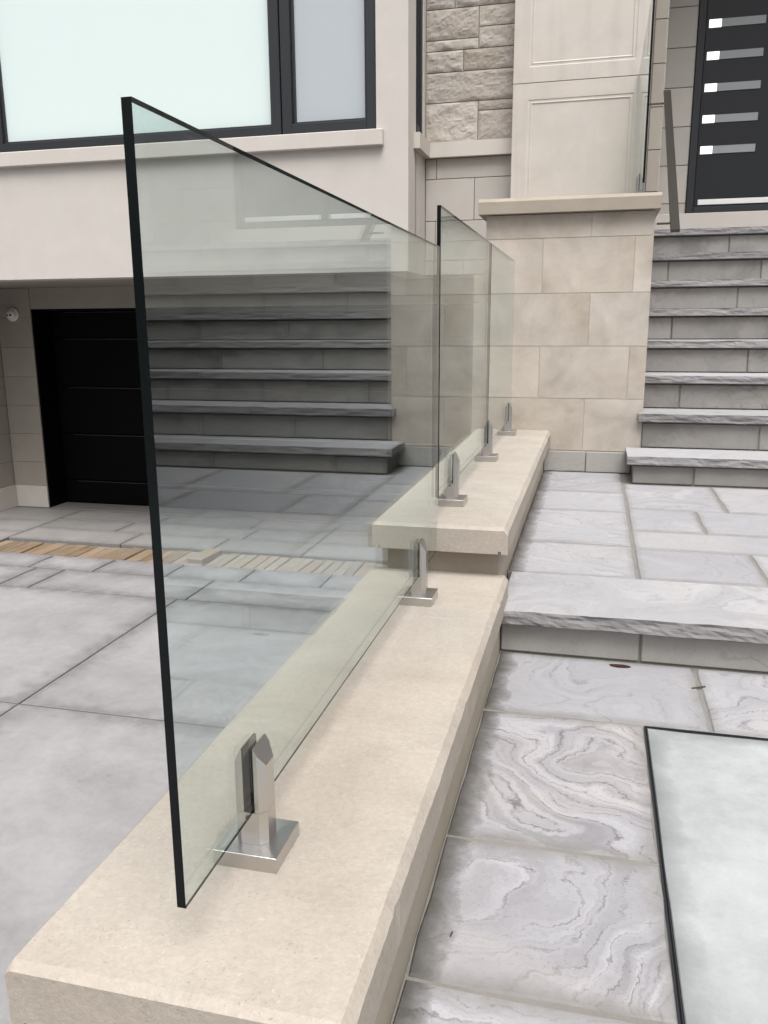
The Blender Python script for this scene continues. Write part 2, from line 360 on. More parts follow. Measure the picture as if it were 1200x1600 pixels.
def rock_block(x0, x1, z0, z1, yf, yb, amp=.03, seed=0):
    """rock-faced ashlar: rough bulging front (facing -Y) with a drafted margin"""
    bm = bmesh.new(); nx = max(4, int((x1-x0)/.014)); nz = max(3, int((z1-z0)/.014))
    G = []
    for i in range(nx+1):
        row = []
        for j in range(nz+1):
            u, v = i/nx, j/nz; x = x0+(x1-x0)*u; z = z0+(z1-z0)*v
            d = min(u*(x1-x0), (1-u)*(x1-x0), v*(z1-z0), (1-v)*(z1-z0)); mk = min(1, d/.022)
            h = (.5 + noise.noise(Vector((x*7, z*9, seed*3.3))) * .9 + noise.noise(Vector((x*17, z*20, seed*1.3))) * .45 + noise.noise(Vector((x*40, z*48, seed))) * .40) * amp * mk
            if i in (0, nx): x += 0
            row.append(bm.verts.new((x + (random.uniform(-.003, .003) if 0 < i < nx else 0), yf - h, z)))
        G.append(row)
    for i in range(nx):
        for j in range(nz): bm.faces.new((G[i][j], G[i+1][j], G[i+1][j+1], G[i][j+1]))
    r = [G[i][0] for i in range(nx+1)] + [G[nx][j] for j in range(1, nz+1)] + [G[i][nz] for i in range(nx-1, -1, -1)] + [G[0][j] for j in range(nz-1, 0, -1)]
    b = [bm.verts.new((v.co.x, yb, v.co.z)) for v in r]
    for i in range(len(r)):
        j = (i+1) % len(r); bm.faces.new((r[i], b[i], b[j], r[j]))
    bm.faces.new(b)
    return bm
def prism(profile, axis, a, b, bev=0):
    """extrude a 2-D outline (list of pairs) along axis 'x','y','z' from a to b"""
    bm = bmesh.new()
    def P(u, v, t): return {'x': (t, u, v), 'y': (u, t, v), 'z': (u, v, t)}[axis]
    A = [bm.verts.new(P(u, v, a)) for u, v in profile]; B = [bm.verts.new(P(u, v, b)) for u, v in profile]
    n = len(profile)
    for i in range(n): bm.faces.new((A[i], A[(i+1) % n], B[(i+1) % n], B[i]))
    bm.faces.new(A); bm.faces.new(B[::-1])
    return bm

GZ = -2.165      # driveway
LZ = -1.14       # lower landing
UZ = -.97        # upper landing
# ------------------------------------------------------------------ SETTING: ground
o = obj('ground', box(-600, 600, -600, 600, GZ-.6, GZ-.09), 'ground'); tag(o, 'dark asphalt ground reaching to the horizon', kind='structure')
dw = obj('driveway', box(-12, -.745, -8, 8.70, GZ-.088, GZ-.045), 'joint'); tag(dw, 'light grey concrete driveway of large slabs below the low wall', kind='structure')
def cslab(x0, x1, y0, y1, mat='slab', gap=.0065, bev=.004, dz=0):
    obj('concrete_slab', slab(x0+gap, x1-gap, y0+gap, y1-gap, GZ-.044, GZ+dz, jit=.0012, bev=bev, step=.3), mat, dw, half=True)
for y0, y1 in ((-8, -4.0), (-4.0, -.1), (-.1, 3.89), (3.89, 5.85)):
    for x0, x1 in ((-12, -8.6), (-8.6, -5.9), (-5.9, -3.2), (-3.2, -.75)):
        cslab(x0, x1, y0, y1)
for x0, x1 in ((-12, -8.5), (-8.5, -6.4), (-6.4, -4.9), (-4.9, -4.6), (-4.6, -3.13), (-3.13, -.75)): cslab(x0, x1, 5.85, 6.40, gap=.010)
xs = [-12, -9.5, -8, -6.5, -5.72, -5.0, -4.33, -3.61, -2.9, -2.17, -1.46, -.75]
for x0, x1 in zip(xs, xs[1:]): cslab(x0, x1, 6.40, 6.80, gap=.010)
for x0, x1 in ((-12, -9), (-9, -5.92)): cslab(x0, x1, 6.80, 7.58, 'apron')
for (y0, y1) in ((7.58, 8.05), (8.05, 8.68)):
    for x0, x1 in ((-12, -9), (-9, -5.92)): cslab(x0, x1, y0, y1, 'apron')
for (y0, y1, o_) in ((7.31, 7.78, 0), (7.78, 8.2, .35), (8.2, 8.68, .1)):
    xx = [-5.92, -4.6-o_, -3.6+o_*.4, -2.65, -1.5-o_*.3, -.75]
    for x0, x1 in zip(xx, xx[1:]): cslab(x0, x1, y0, y1, 'apron')
ps = obj('paver_strip', box(-5.92, -.745, 6.806, 7.30, GZ-.044, GZ-.036), 'mortar_grey', dw)
x = -5.90; k = 0
while x < -.80:
    wd = random.choice((.085, .105, .12, .145)); x1 = min(x+wd, -.76)
    bm = slab(x+.005, x1-.005, 6.815+random.uniform(0, .012), 7.255+random.uniform(-.02, .02), GZ-.034, GZ-.008+random.uniform(-.008, .006)-(.010 if x < -4 else 0), jit=.004, bev=.006, step=.2)
    if random.random() < .6:
        bmesh.ops.rotate(bm, verts=bm.verts, cent=(x, 7.03, 0), matrix=Matrix.Rotation(random.uniform(-.05, .05), 3, 'Z'))
    obj('paver', bm, 'paver' if x < -3.95 + random.uniform(-.3, .3) else 'paver_grey', ps)
    x = x1; k += 1
bm = box(-3.60, -3.44, 6.84, 7.22, GZ-.02, GZ+.045, .008)
bmesh.ops.rotate(bm, verts=bm.verts, cent=(-3.52, 7.05, 0), matrix=Matrix.Rotation(-.10, 3, 'Z'))
o = obj('loose_paver', bm, 'paver_grey'); tag(o, 'loose grey paver lying proud on the strip of bare pavers', 'paver')

# ------------------------------------------------------------------ SETTING: landings on the right
lower = obj('lower_landing', box(-.281, 3.45, -1.5, 2.84, GZ-.08, LZ-.0045), 'mortar_sand'); tag(lower, 'lower landing paved with swirled grey sandstone flags', kind='structure')
def flag(par, x0, x1, y0, y1, z, mat='flag', gap=.0055, jit=.003):
    o_ = obj('flagstone', slab(x0+gap, x1-gap, y0+gap, y1-gap, z-.011, z, jit=jit, bev=.005, zj=.0015), mat, par, half=True)
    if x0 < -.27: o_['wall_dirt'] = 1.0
for x0, x1 in ((-.283, .372), (.372, 1.15), (1.15, 1.9), (1.9, 2.6), (2.6, 3.44)): flag(lower, x0, x1, 2.342, 2.812, LZ, 'flag_vein')
for y0, y1 in ((1.685, 2.342), (1.245, 1.685), (.62, 1.245), (.1, .62), (-.6, .1), (-1.49, -.6)): flag(lower, -.283, .192, y0, y1, LZ, 'flag_swirl')
for x0, x1 in ((.182, .9), (.9, 1.6), (1.6, 2.4), (2.4, 3.44)):
    for y0, y1 in ((-1.49, -.7), (-.7, .1)): flag(lower, x0, x1, y0, y1, LZ)
for x0, x1, y0, y1 in ((1.36, 2.0, 1.5, 2.342), (2.0, 2.7, 1.8, 2.342), (2.7, 3.44, 1.6, 2.342), (1.36, 2.0, .8, 1.5), (2.0, 2.7, 1.0, 1.8), (2.7, 3.44, .8, 1.6), (1.36, 2.0, .1, .8), (2.0, 2.7, .1, 1.0), (2.7, 3.44, .1, .8)): flag(lower, x0, x1, y0, y1, LZ)
# recessed tray cover
t = thing('access_cover', (.77, 1.3, LZ), 'recessed access cover with pale stone infill and thin black frame', 'access cover')
bm = bmesh.new(); X0, X1, Y0, Y1 = .187, 1.352, .11, 2.334
for b in ((X0, X0+.003, Y0, Y1), (X1-.003, X1, Y0, Y1), (X0+.003, X1-.003, Y0, Y0+.003), (X0+.003, X1-.003, Y1-.003, Y1)): add_box(bm, *b, LZ-.0060, LZ+.002)
obj('outer_frame', bm, 'black', t)
bm = bmesh.new(); a = .007
for b in ((X0+a, X0+a+.002, Y0+a, Y1-a), (X1-a-.002, X1-a, Y0+a, Y1-a), (X0+a+.002, X1-a-.002, Y0+a, Y0+a+.002), (X0+a+.002, X1-a-.002, Y1-a-.002, Y1-a)): add_box(bm, *b, LZ-.0062, LZ)
obj('tray_rim', bm, 'black', t)
obj('frame_gap', box(X0+.0035, X1-.0035, Y0+.0035, Y1-.0035, LZ-.0064, LZ-.0038), 'gasket', t)
obj('stone_infill', slab(X0+a+.003, X1-a-.003, Y0+a+.003, Y1-a-.003, LZ-.0066, LZ-.001, jit=.002, bev=.002), 'hatch', t, half=True)

# single step up to the upper landing
t = thing('front_step', (1.4, 2.82, LZ), 'single grey sandstone step with split edge between the two landings', 'step')
obj('step_core', box(-.28, 3.45, 2.820, 3.236, LZ-.011, UZ-.054), 'mortar_grey', t)
xs = [-.282, .196, .86, 1.5, 2.2, 2.9, 3.45]
for x0, x1 in zip(xs, xs[1:]): obj('riser_block', box(x0+.004, x1-.004, 2.812, 2.838, LZ+.004, UZ-.056, .004), 'base_stone', t)
xs = [-.285, .86, 1.95, 3.45]
for i, (x0, x1) in enumerate(zip(xs, xs[1:])): obj('tread', rock_tread(x0+.003, x1-.003, 2.768, 3.238, UZ-.052, UZ, seed=i+40), ['tread', 'tread_top'], t)

upper = obj('upper_landing', box(-.30, 3.45, 3.242, 5.66, LZ-.6, UZ-.0045), 'mortar_sand'); tag(upper, 'upper landing paved with pale grey sandstone flags', kind='structure')
for y0, y1 in ((3.245, 3.75), (3.75, 4.437), (4.437, 4.96), (4.96, 5.635)): flag(upper, -.308, .203, y0, y1, UZ)
rows = [(3.245, 3.712, [.203, .68, 1.3, 2.1, 2.8, 3.44]), (3.712, 4.05, [.203, .95, 1.7, 2.5, 3.44]), (4.05, 4.55, [.203, .545, 1.25, 1.9, 2.6, 3.44]), (4.55, 5.26, [.203, .708, 1.4, 2.2, 3.44])]
for y0, y1, xs in rows:
    for x0, x1 in zip(xs, xs[1:]): flag(upper, x0, x1, y0, y1, UZ)

# ------------------------------------------------------------------ entrance steps
H, RUN, Y0S, ZA = .2231, .357, 5.25, -.7954
XR = 3.42
t = thing('entrance_steps', (1.8, 5.25, UZ), 'flight of grey sandstone steps rising to the entry door', 'steps')
zt = [ZA + k*H for k in range(8)]
joints = {0: [.613, 1.5, 2.3], 1: [1.025, 1.75, 2.6], 2: [.565, 1.4, 2.2, 2.9], 3: [1.034, 1.9, 2.7], 4: [.544, 1.45, 2.25], 5: [1.038, 1.8, 2.55], 6: [.543, 1.249, 2.05, 2.8], 7: [1.043, 1.85, 2.7]}
tj = {0: [1.55], 1: [1.35, 2.5], 2: [1.9], 3: [1.7, 2.7], 4: [1.5], 5: [2.2], 6: [1.45, 2.5], 7: [1.8]}
for k in range(8):
    yf = Y0S + k*RUN; zb = UZ if k == 0 else zt[k-1]
    xl = {0: .255, 1: .315}.get(k, .322); xn = {0: .217, 1: .284}.get(k, .320)
    # mortar core under each tread
    yb = Y0S + (k+1)*RUN + .05 if k < 7 else 9.2
    ycore = yf + .044
    obj('step_core', box(xl+.012 if k else xl+.01, XR, ycore, yb, UZ-.3 if k == 0 else zt[k-1]-.02, zt[k]-.056), 'mortar_grey', t)
    xs = [xl] + joints[k] + [XR]
    for x0, x1 in zip(xs, xs[1:]):
        obj('riser_block', slab(x0+.007, x1-.007, 0, zt[k]-.056-zb-.012, -.022, 0, jit=.003, bev=.005, step=.12) if False else box(x0+.004, x1-.004, yf+.034+random.uniform(-.003, .003), yf+.07, zb+.003, zt[k]-.060, .005), 'riser', t)
    xs = [xn] + tj[k] + [XR]
    for i, (x0, x1) in enumerate(zip(xs, xs[1:])):
        yb2 = yf + RUN + .028 if k < 7 else yf + .5
        if k == 0 and i == 0:
            pass
        obj('tread', rock_tread(x0+.003, x1-.003, yf, yb2, zt[k]-.053, zt[k], seed=k*3+i), ['tread', 'tread_top'], t)
# porch floor
pf = obj('porch_floor', box(.322, XR, Y0S+7*RUN+.503, 9.0, zt[7]-.2, zt[7]-.004), 'tread_top', t)

# ------------------------------------------------------------------ stone pedestal beside the steps
def pedestal(x0, x1, label, detailed):
    p = thing('stone_pedestal', ((x0+x1)/2, 5.66, UZ), label, 'pedestal')
    yf, yb = 5.66, 7.75; D = .006
    obj('mortar_core', box(x0+D*.6, x1-D*.6, yf+.0035, yb, GZ-.05, .676), 'mortar_light', p)
    zs = [.676, .528, .187, -.1475, -.486, -.830]
    js = [[-.058], [-.356, .209], [-.050], [-.356, .210], [-.056]]
    if not detailed: js = [[(x0+x1)/2], [x0+.35, x1-.12], [(x0+x1)/2], [x0+.35, x1-.12], [(x0+x1)/2]]
    g = .0016
    for i in range(5):
        xs = [x0] + js[i] + [x1]
        for a_, b_ in zip(xs, xs[1:]):
            obj('stone_block', box(a_+(g if a_ != x0 else 0), b_-(g if b_ != x1 else 0), yf, yf+.12, zs[i+1]+g, zs[i]-g, .0012), 'ashlar', p)
        ys = [yf+.122, 6.2+.2*(i % 2), 6.85+.2*(i % 2), yb]
        for a_, b_ in zip(ys, ys[1:]):
            if zs[i] > -.6 or True:
                obj('stone_block', box(x0, x0+.06, a_+g, b_-g, zs[i+1]+g, zs[i]-g, .0012), 'ashlar', p)
                obj('stone_block', box(x1-.06, x1, a_+g, b_-g, zs[i+1]+g, zs[i]-g, .0012), 'ashlar', p)
    # left side below: plain courses down to the drive
    if detailed:
        for zz in ((-.833, -1.17), (-1.17, -1.51), (-1.51, -1.85), (-1.85, GZ)):
            for a_, b_ in ((5.66, 6.3), (6.3, 7.0), (7.0, 7.75)):
                obj('stone_block', box(x0, x0+.06, a_+g, b_-g, zz[1]+g, zz[0]-g, .0035), 'ashlar', p)
            obj('stone_block', box(x0+.061, -.31, 5.66, 5.75, zz[1]+g, zz[0]-g, .0035), 'ashlar', p)
    # cap with weathered top edge
    cx0, cx1, cf = x0-.045, x1+.030, 5.60
    prof = [(cf, .679), (cf, .752), (cf+.022, .774), (yb, .778), (yb, .679)]
    obj('cap', prism(prof, 'x', cx0, cx1), 'cap', p)
    return p
ped = pedestal(-.722, .318, 'buff ashlar stone pedestal left of the entrance steps with a projecting cap', True)
# grey stone base course between low wall and steps
for a_, b_ in ((-.304, -.03), (-.03, .262)):
    obj('base_course', box(a_+.003, b_-.003, 5.640, 5.658, UZ+.002, -.833, .003), 'base_stone', ped)
ped2 = pedestal(3.45, 4.49, 'buff ashlar stone pedestal at the right end of the entrance steps', False)

# ------------------------------------------------------------------ columns with recessed panels on the pedestals
def panel_block(x0, x1, y, yb, z0, z1, px0, px1, pz0, pz1):
    bm = bmesh.new()
    loops = []
    for (dx, dy) in ((None, 0), (0, 0), (.008, .004), (.020, .004), (.028, .001), (.038, .007)):
        if dx is None: r = (x0, x1, z0, z1)
        else: r = (px0+dx, px1-dx, pz0+dx, pz1-dx)
        loops.append([bm.verts.new(c) for c in ((r[0], y+dy, r[2]), (r[1], y+dy, r[2]), (r[1], y+dy, r[3]), (r[0], y+dy, r[3]))])
    for A, B in zip(loops, loops[1:]):
        for i in range(4): bm.faces.new((A[i], A[(i+1) % 4], B[(i+1) % 4], B[i]))
    bm.faces.new(loops[-1])
    b = [bm.verts.new((v.co.x, yb, v.co.z)) for v in loops[0]]
    for i in range(4): bm.faces.new((loops[0][i], b[i], b[(i+1) % 4], loops[0][(i+1) % 4]))
    bm.faces.new(b)
    return bm
def column(x0, x1, label):
    yc = 7.6
    c = thing('stone_column', ((x0+x1)/2, yc+.3, .78), label, 'column')
    px0, px1 = x0+.125, x1-.122
    for z0, z1, a_, b_ in ((.781, 1.940, .96, 1.815), (1.946, 3.10, 2.062, 2.98), (3.106, 4.25, 3.22, 4.13)):
        obj('panel_block', panel_block(x0, x1, yc, 8.15, z0, z1, px0, px1, a_, b_), 'cast', c)
    return c
column(-.768, .330, 'pale cast stone column with recessed panels left of the entry door')
column(3.42, 4.50, 'pale cast stone column with recessed panels right of the entrance steps')

# ------------------------------------------------------------------ HOUSE
FY, BY, GY, DY = 7.10, 7.80, 8.70, 9.00
house = thing('house', (-4, FY, GZ), 'pale limestone house front with large window over a recessed black garage door', 'house')
TOP = 5.6
WX0, WX1, WZ0, WZ1 = -5.47, -1.82, 1.553, 4.2
XC = -1.553
fw = obj('facade_wall', (lambda bm: (add_box(bm, -12, WX0, FY, FY+.30, .434, TOP), add_box(bm, WX1, XC, FY, FY+.30, .434, TOP), add_box(bm, WX0, WX1, FY, FY+.30, .434, WZ0-.003), add_box(bm, WX0, WX1, FY, FY+.30, WZ1, TOP), bm)[-1])(bmesh.new()), 'facade', house)
# upper storey mass behind, ceiling of the recess (soffit)
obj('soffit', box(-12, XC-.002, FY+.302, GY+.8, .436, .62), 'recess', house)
obj('side_wall', (lambda bm: (add_box(bm, XC-.25, XC, FY+.301, 7.385, .434, TOP), add_box(bm, XC-.25, XC, 7.385, 7.72, .434, 1.55), add_box(bm, XC-.25, XC, 7.72, 8.3, .434, TOP), bm)[-1])(bmesh.new()), 'facade', house)
sw = obj('side_window', box(XC-.20, XC-.10, 7.386, 7.719, 1.56, TOP), 'pane_grey', house)
bm = bmesh.new()
for y0, y1, xx in ((7.386, 7.44, .010), (7.665, 7.719, .010), (7.441, 7.50, .028), (7.61, 7.664, .028)): add_box(bm, XC-.098, XC-xx, y0, y1, 1.56, TOP)
add_box(bm, XC-.098, XC-.012, 7.501, 7.609, 1.56, 1.66); obj('window_frame', bm, 'black', sw)
# big front window
win = obj('front_window', box(WX0+.002, WX1-.002, FY+.16, FY+.20, WZ0, WZ1), 'black', house)
def ring(bm, x0, x1, z0, z1, w_, y0, y1):
    add_box(bm, x0, x0+w_, y0, y1, z0, z1, .004); add_box(bm, x1-w_, x1, y0, y1, z0, z1, .004)
    add_box(bm, x0+w_-.002, x1-w_+.002, y0+.001, y1, z0+.0005, z0+w_, .004); add_box(bm, x0+w_-.002, x1-w_+.002, y0+.001, y1, z1-w_, z1-.0005, .004)
bm = bmesh.new(); ring(bm, WX0+.003, -2.655, WZ0+.002, WZ1-.002, .085, FY+.035, FY+.15); obj('fixed_frame', bm, 'black', win)
bm = bmesh.new(); ring(bm, -2.640, WX1-.003, WZ0+.002, WZ1-.002, .085, FY+.020, FY+.15); obj('casement_frame', bm, 'black', win)
bm = bmesh.new(); ring(bm, WX0+.088, -2.740, WZ0+.087, WZ1-.087, .022, FY+.075, FY+.14); obj('glazing_bead', bm, 'black', win)
bm = bmesh.new(); ring(bm, -2.555, WX1-.088, WZ0+.087, WZ1-.087, .022, FY+.060, FY+.14); obj('glazing_bead', bm, 'black', win)
obj('pane', box(WX0+.09, -2.742, FY+.10, FY+.155, WZ0+.09, WZ1-.09), 'pane_white', win)
obj('pane', box(-2.553, WX1-.09, FY+.09, FY+.155, WZ0+.09, WZ1-.09), 'pane_grey', win)
sl = obj('window_sill', box(-5.62, -1.757, FY-.055, FY+.034, 1.424, 1.548, .006), 'sill', house)
# return band course: side sill then along the back wall
bc = obj('band_course', prism([(XC+.001, 7.30), (XC+.055, 7.30), (XC+.055, 7.742), (-.775, 7.742), (-.775, 7.80), (XC+.001, 7.80)], 'z', 1.432, 1.556), 'sill', house)
# back wall: mortar sheet + stones
bw = obj('back_wall', box(XC+.001, -.70, BY+.012, BY+.20, .434, TOP), 'mortar_grey', house)
def blk(x0, x1, z0, z1, mat='ashlar_grey', g=.004, par=bw, y=BY, d=.011, bev=.003):
    obj('stone_block', box(x0+g, x1-g, y, y+d, z0+g, z1-g, bev), mat, par)
XL, XE = XC+.003, -.70
for x0, x1, z0, z1 in ((XL, -1.449, 1.258, 1.431), (-1.449, XE, 1.258, 1.431), (XL, -1.108, .902, 1.258), (-1.108, XE, .902, 1.258), (XL, -1.457, .56, .902), (-1.457, -.95, .56, .902), (-.95, XE, .56, .902), (XL, -1.2, .434, .56), (-1.2, XE, .434, .56)): blk(x0, x1, z0, z1, g=.0025)
rk = [(XL, -1.088, 1.562, 1.886), (-1.088, XE, 1.562, 1.806), (-1.088, XE, 1.806, 1.886), (XL, XE, 1.886, 2.130), (XL, -1.221, 2.130, 2.300), (-1.221, XE, 2.130, 2.300), (XL, -1.091, 2.300, 2.386), (XL, -1.091, 2.386, 2.628), (-1.091, XE, 2.300, 2.468), (-1.091, XE, 2.468, 2.628)]
z = 2.628; i = 0
while z < TOP-.2:
    h = (.24, .17, .30, .20)[i % 4]; jx = (-1.3, -.98, -1.15, -1.36)[i % 4]
    rk += [(XL, jx, z, z+h), (jx, XE, z, z+h)]; z += h; i += 1
for i, (x0, x1, z0, z1) in enumerate(rk):
    obj('rock_faced_stone', rock_block(x0+.004, x1-.004, z0+.004, z1-.004, BY+.006, BY+.0118, .0115, seed=i+1), 'rough', bw, smooth=False)
# below the back wall, right of the garage recess
rw = obj('recess_wall', box(-1.10, -.722, BY+.012, BY+.9, GZ-.05, .432), 'mortar_light', house)
for i, (z0, z1) in enumerate(((.187, .432), (-.148, .187), (-.486, -.148), (-.83, -.486), (-1.17, -.83), (-1.51, -1.17), (-1.85, -1.51), (GZ, -1.85))): blk(-1.10, -.722, z0, z1, 'ashlar', g=.003, par=rw)
# garage wall with opening
GX0, GX1, GZT = -6.40, -1.16, .198
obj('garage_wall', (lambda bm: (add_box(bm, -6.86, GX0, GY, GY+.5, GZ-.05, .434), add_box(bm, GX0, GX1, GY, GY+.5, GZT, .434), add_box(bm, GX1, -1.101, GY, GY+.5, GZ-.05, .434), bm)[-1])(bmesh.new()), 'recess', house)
lw = obj('recess_side_wall', box(-7.2, -6.862, FY+.31, GY+.5, GZ-.05, .434), 'mortar_grey', house)
for i, (z0, z1) in enumerate(((.10, .434), (-.24, .10), (-.58, -.24), (-.92, -.58), (-1.26, -.92), (-1.60, -1.26), (-1.895, -1.60))):
    for y0, y1 in (((7.41, 7.95), (7.95, 8.69)) if i % 2 else ((7.41, 7.65), (7.65, 8.35), (8.35, 8.69))):
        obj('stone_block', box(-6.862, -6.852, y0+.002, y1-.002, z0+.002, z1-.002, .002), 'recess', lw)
bm = bmesh.new(); add_box(bm, -6.8515, -6.835, FY+.32, GY-.0005, GZ+.001, -1.895, .003); add_box(bm, -6.834, GX0-.002, GY-.016, GY-.001, GZ+.001, -1.895, .003)
obj('base_course', bm, 'sill', house)
# garage wall left pier courses (thin stones)
gp = obj('garage_pier', box(-6.84, GX0-.001, GY-.0065, GY-.001, -1.894, .433), 'mortar_grey', house)
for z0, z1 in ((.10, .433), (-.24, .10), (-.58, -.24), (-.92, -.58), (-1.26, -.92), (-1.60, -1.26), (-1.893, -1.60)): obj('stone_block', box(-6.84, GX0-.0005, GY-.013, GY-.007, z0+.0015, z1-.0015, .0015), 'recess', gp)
gd = obj('garage_door', box(GX0-.001, GX1+.001, 9.045, 9.10, GZ-.02, GZT+.01), 'garage', house)
bm = bmesh.new(); add_box(bm, GX0+.001, GX0+.022, GY+.002, 9.04, GZ+.001, GZT-.001); add_box(bm, GX1-.022, GX1-.001, GY+.002, 9.04, GZ+.001, GZT-.001); add_box(bm, GX0+.023, GX1-.023, GY+.002, 9.04, GZT-.022, GZT-.001)
obj('door_jamb', bm, 'garage', gd)
zz = [GZ+.012, -1.869, -1.289, -.715, -.14, GZT-.024]
for z0, z1 in zip(zz, zz[1:]):
    obj('door_panel', box(GX0+.05, GX1-.05, 9.02, 9.044, z0+.007, z1-.007, .004), 'garage', gd)
    obj('seam_trim', box(GX0+.20, GX1-.2, 9.014, 9.019, z1-.016, z1-.009), 'bead', gd)
obj('threshold', box(GX0+.024, GX1-.024, GY-.01, 9.015, GZ-.043, GZ+.006, .003), 'apron', house)
# entry: pier behind the column, door wall
ew = obj('entry_wall', (lambda bm: (add_box(bm, .30, .781, DY, DY+.3, .78, 4.4), add_box(bm, 2.86, 5.2, DY, DY+.3, .78, 4.4), add_box(bm, .781, 2.86, DY, DY+.3, 3.55, 4.4), bm)[-1])(bmesh.new()), 'mortar_grey', house)
pier = obj('entry_pier', box(-.70, .461, 8.152, 8.99, .62, 4.4), 'mortar_grey', house)
zc = .78
i = 0
while zc < 4.3:
    z1 = min(zc+.345, 4.39)
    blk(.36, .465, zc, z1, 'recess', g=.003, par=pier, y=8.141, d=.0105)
    obj('stone_block', box(.461, .470, 8.152, 8.985, zc+.003, z1-.003, .002), 'ashlar_grey', pier)
    blk(.47, .781, zc, z1, 'ashlar_grey', g=.003, par=ew, y=DY-.011, d=.0105)
    xs = [2.86, 3.5, 4.2, 5.2] if i % 2 else [2.86, 3.2, 3.9, 4.7, 5.2]
    for a_, b_ in zip(xs, xs[1:]): blk(a_, b_, zc, z1, 'ashlar_grey', g=.003, par=ew, y=DY-.011, d=.0105)
    zc = z1; i += 1
obj('door_sill', box(.48, 2.95, DY-.12, DY-.012, .765, 1.018, .005), 'sill', house)
ed = obj('entry_door', box(.785, 2.855, DY+.10, DY+.14, 1.02, 3.55), 'door', house)
bm = bmesh.new()
for b in ((.783, .850, 1.02, 3.548), (1.80, 1.865, 1.09, 3.48), (2.79, 2.857, 1.02, 3.548)): add_box(bm, b[0], b[1], DY-.03, DY+.095, b[2], b[3], .004)
add_box(bm, .852, 2.788, DY-.029, DY+.095, 1.021, 1.088, .004); add_box(bm, .852, 2.788, DY-.029, DY+.095, 3.482, 3.547, .004)
obj('door_frame', bm, 'black', ed)
for x0, x1 in ((.855, 1.797), (1.868, 2.787)):
    lf = obj('door_leaf', box(x0, x1, DY+.02, DY+.095, 1.093, 3.478, .004), 'door', ed)
for k in range(7):
    z0 = 1.567 + k*.274; z1 = z0+.068
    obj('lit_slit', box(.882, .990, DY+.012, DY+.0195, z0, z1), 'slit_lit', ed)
    obj('glass_slit', box(.992, 1.370, DY+.012, DY+.0195, z0, z1), 'slit_grey', ed)
for x0, x1 in ((.892, 1.78), (1.89, 2.77)):
    obj('kick_plate', box(x0, x1, DY+.010, DY+.0195, 1.105, 1.155, .002), 'kick', ed)
# porch roof slab carried by the columns
obj('porch_roof', box(-.70, 4.55, 7.55, 9.0, 4.402, 4.75), 'facade', house)
obj('upper_wall', box(-.69, 5.2, 8.152, 9.3, 4.752, TOP), 'facade', house)

# ------------------------------------------------------------------ low wall with stepped coping
lwall = thing('low_wall', (-.52, 2.8, GZ), 'stepped low wall with buff bevelled coping carrying the glass panels', 'low wall')
cW, cE = -.775, -.266
def coping(y0, y1, zt_, th, cW=-.778, label=None):
    c, d = .014, .020
    zb = zt_-th
    prof = [(cW, zb), (cW, zt_-.008), (cW+.008, zt_), (cE-c, zt_), (cE, zt_-d), (cE, zb), (cE-.022, zb), (cE-.022, zb+.010), (cE-.034, zb+.010), (cE-.034, zb), (cW+.034, zb), (cW+.034, zb+.010), (cW+.022, zb+.010), (cW+.022, zb)]
    bm = bmesh.new()
    n = len(prof); ys = [y0] + [y0+.014] + [y0 + (y1-y0)*i/90 for i in range(1, 91)]
    L = []
    for j, y in enumerate(ys):
        ring_ = []
        for q, (x, z) in enumerate(prof):
            zz = z
            if j == 0 and q in (2, 3): zz = z-.011
            if j == 0 and q == 4: zz = z-.008
            if j == 0 and q == 1: zz = z-.008
            if q in (2, 3, 4) and 0 < j < len(ys)-1:
                wob = noise.noise(Vector((y*5, q*3.7, zt_*9))) * .0016 + noise.noise(Vector((y*31, q*5.1, zt_*7))) * .0012
                if noise.noise(Vector((y*17, q*9.3, zt_*5))) > .48: wob += .0030
                x += (-wob if q > 2 else wob); zz -= abs(wob) * .6
            ring_.append(bm.verts.new((x, y, zz)))
        L.append(ring_)
    for A, B in zip(L, L[1:]):
        for q in range(n): bm.faces.new((A[q], A[(q+1) % n], B[(q+1) % n], B[q]))
    bm.faces.new(L[0]); bm.faces.new(L[-1][::-1])
    o_ = obj('coping', bm, 'coping', lwall)
    if label: o_['label'] = label
coping(.857, 2.905, -.886, .106)
coping(2.845, 5.656, -.698, .096, cW=-.757)
obj('wall_body', box(-.75, -.282, .90, 2.90, GZ-.08, -.993), 'wallbase', lwall)
obj('wall_body', box(-.716, -.304, 2.912, 5.655, GZ-.08, -.795), 'wallbase', lwall)

# ------------------------------------------------------------------ glass panels
GXE, GXW = -.520, -.5335
def glass_panel(name, y0, y1, z0, z1, label, xe=GXE, xw=GXW, group='frameless glass panels'):
    bm = prism([(xw, z0), (xe-.0038, z0), (xe, z0), (xe, z1), (xw, z1)], 'y', y0, y1)
    bmesh.ops.recalc_face_normals(bm, faces=bm.faces); bm.normal_update()
    for f in bm.faces:
        n = f.normal
        if abs(n.x) > .9: f.material_index = 0
        elif n.y > .5 or (n.z < -.5 and f.calc_center_median().x < xe-.004): f.material_index = 2
        else: f.material_index = 1
    o_ = obj(name, bm, ['glass', 'glass_edge', 'glass_foot']); tag(o_, label, 'glass panel', group=group); return o_
def fix_idx(o_): pass
g1 = glass_panel('glass_balustrade', .920, 2.868, -.797, .252, 'large frameless glass panel nearest the camera on the lower coping')
g2 = glass_panel('glass_balustrade', 2.886, 4.288, -.607, .385, 'middle frameless glass panel at the near end of the upper coping')
g3 = glass_panel('glass_balustrade', 4.300, 5.548, -.607, .385, 'far frameless glass panel beside the buff stone pedestal')
g4 = glass_panel('glass_balustrade', 5.72, 7.597, .845, 1.95, 'frameless glass panel standing on the pedestal cap before the column', xe=.2475, xw=.234)

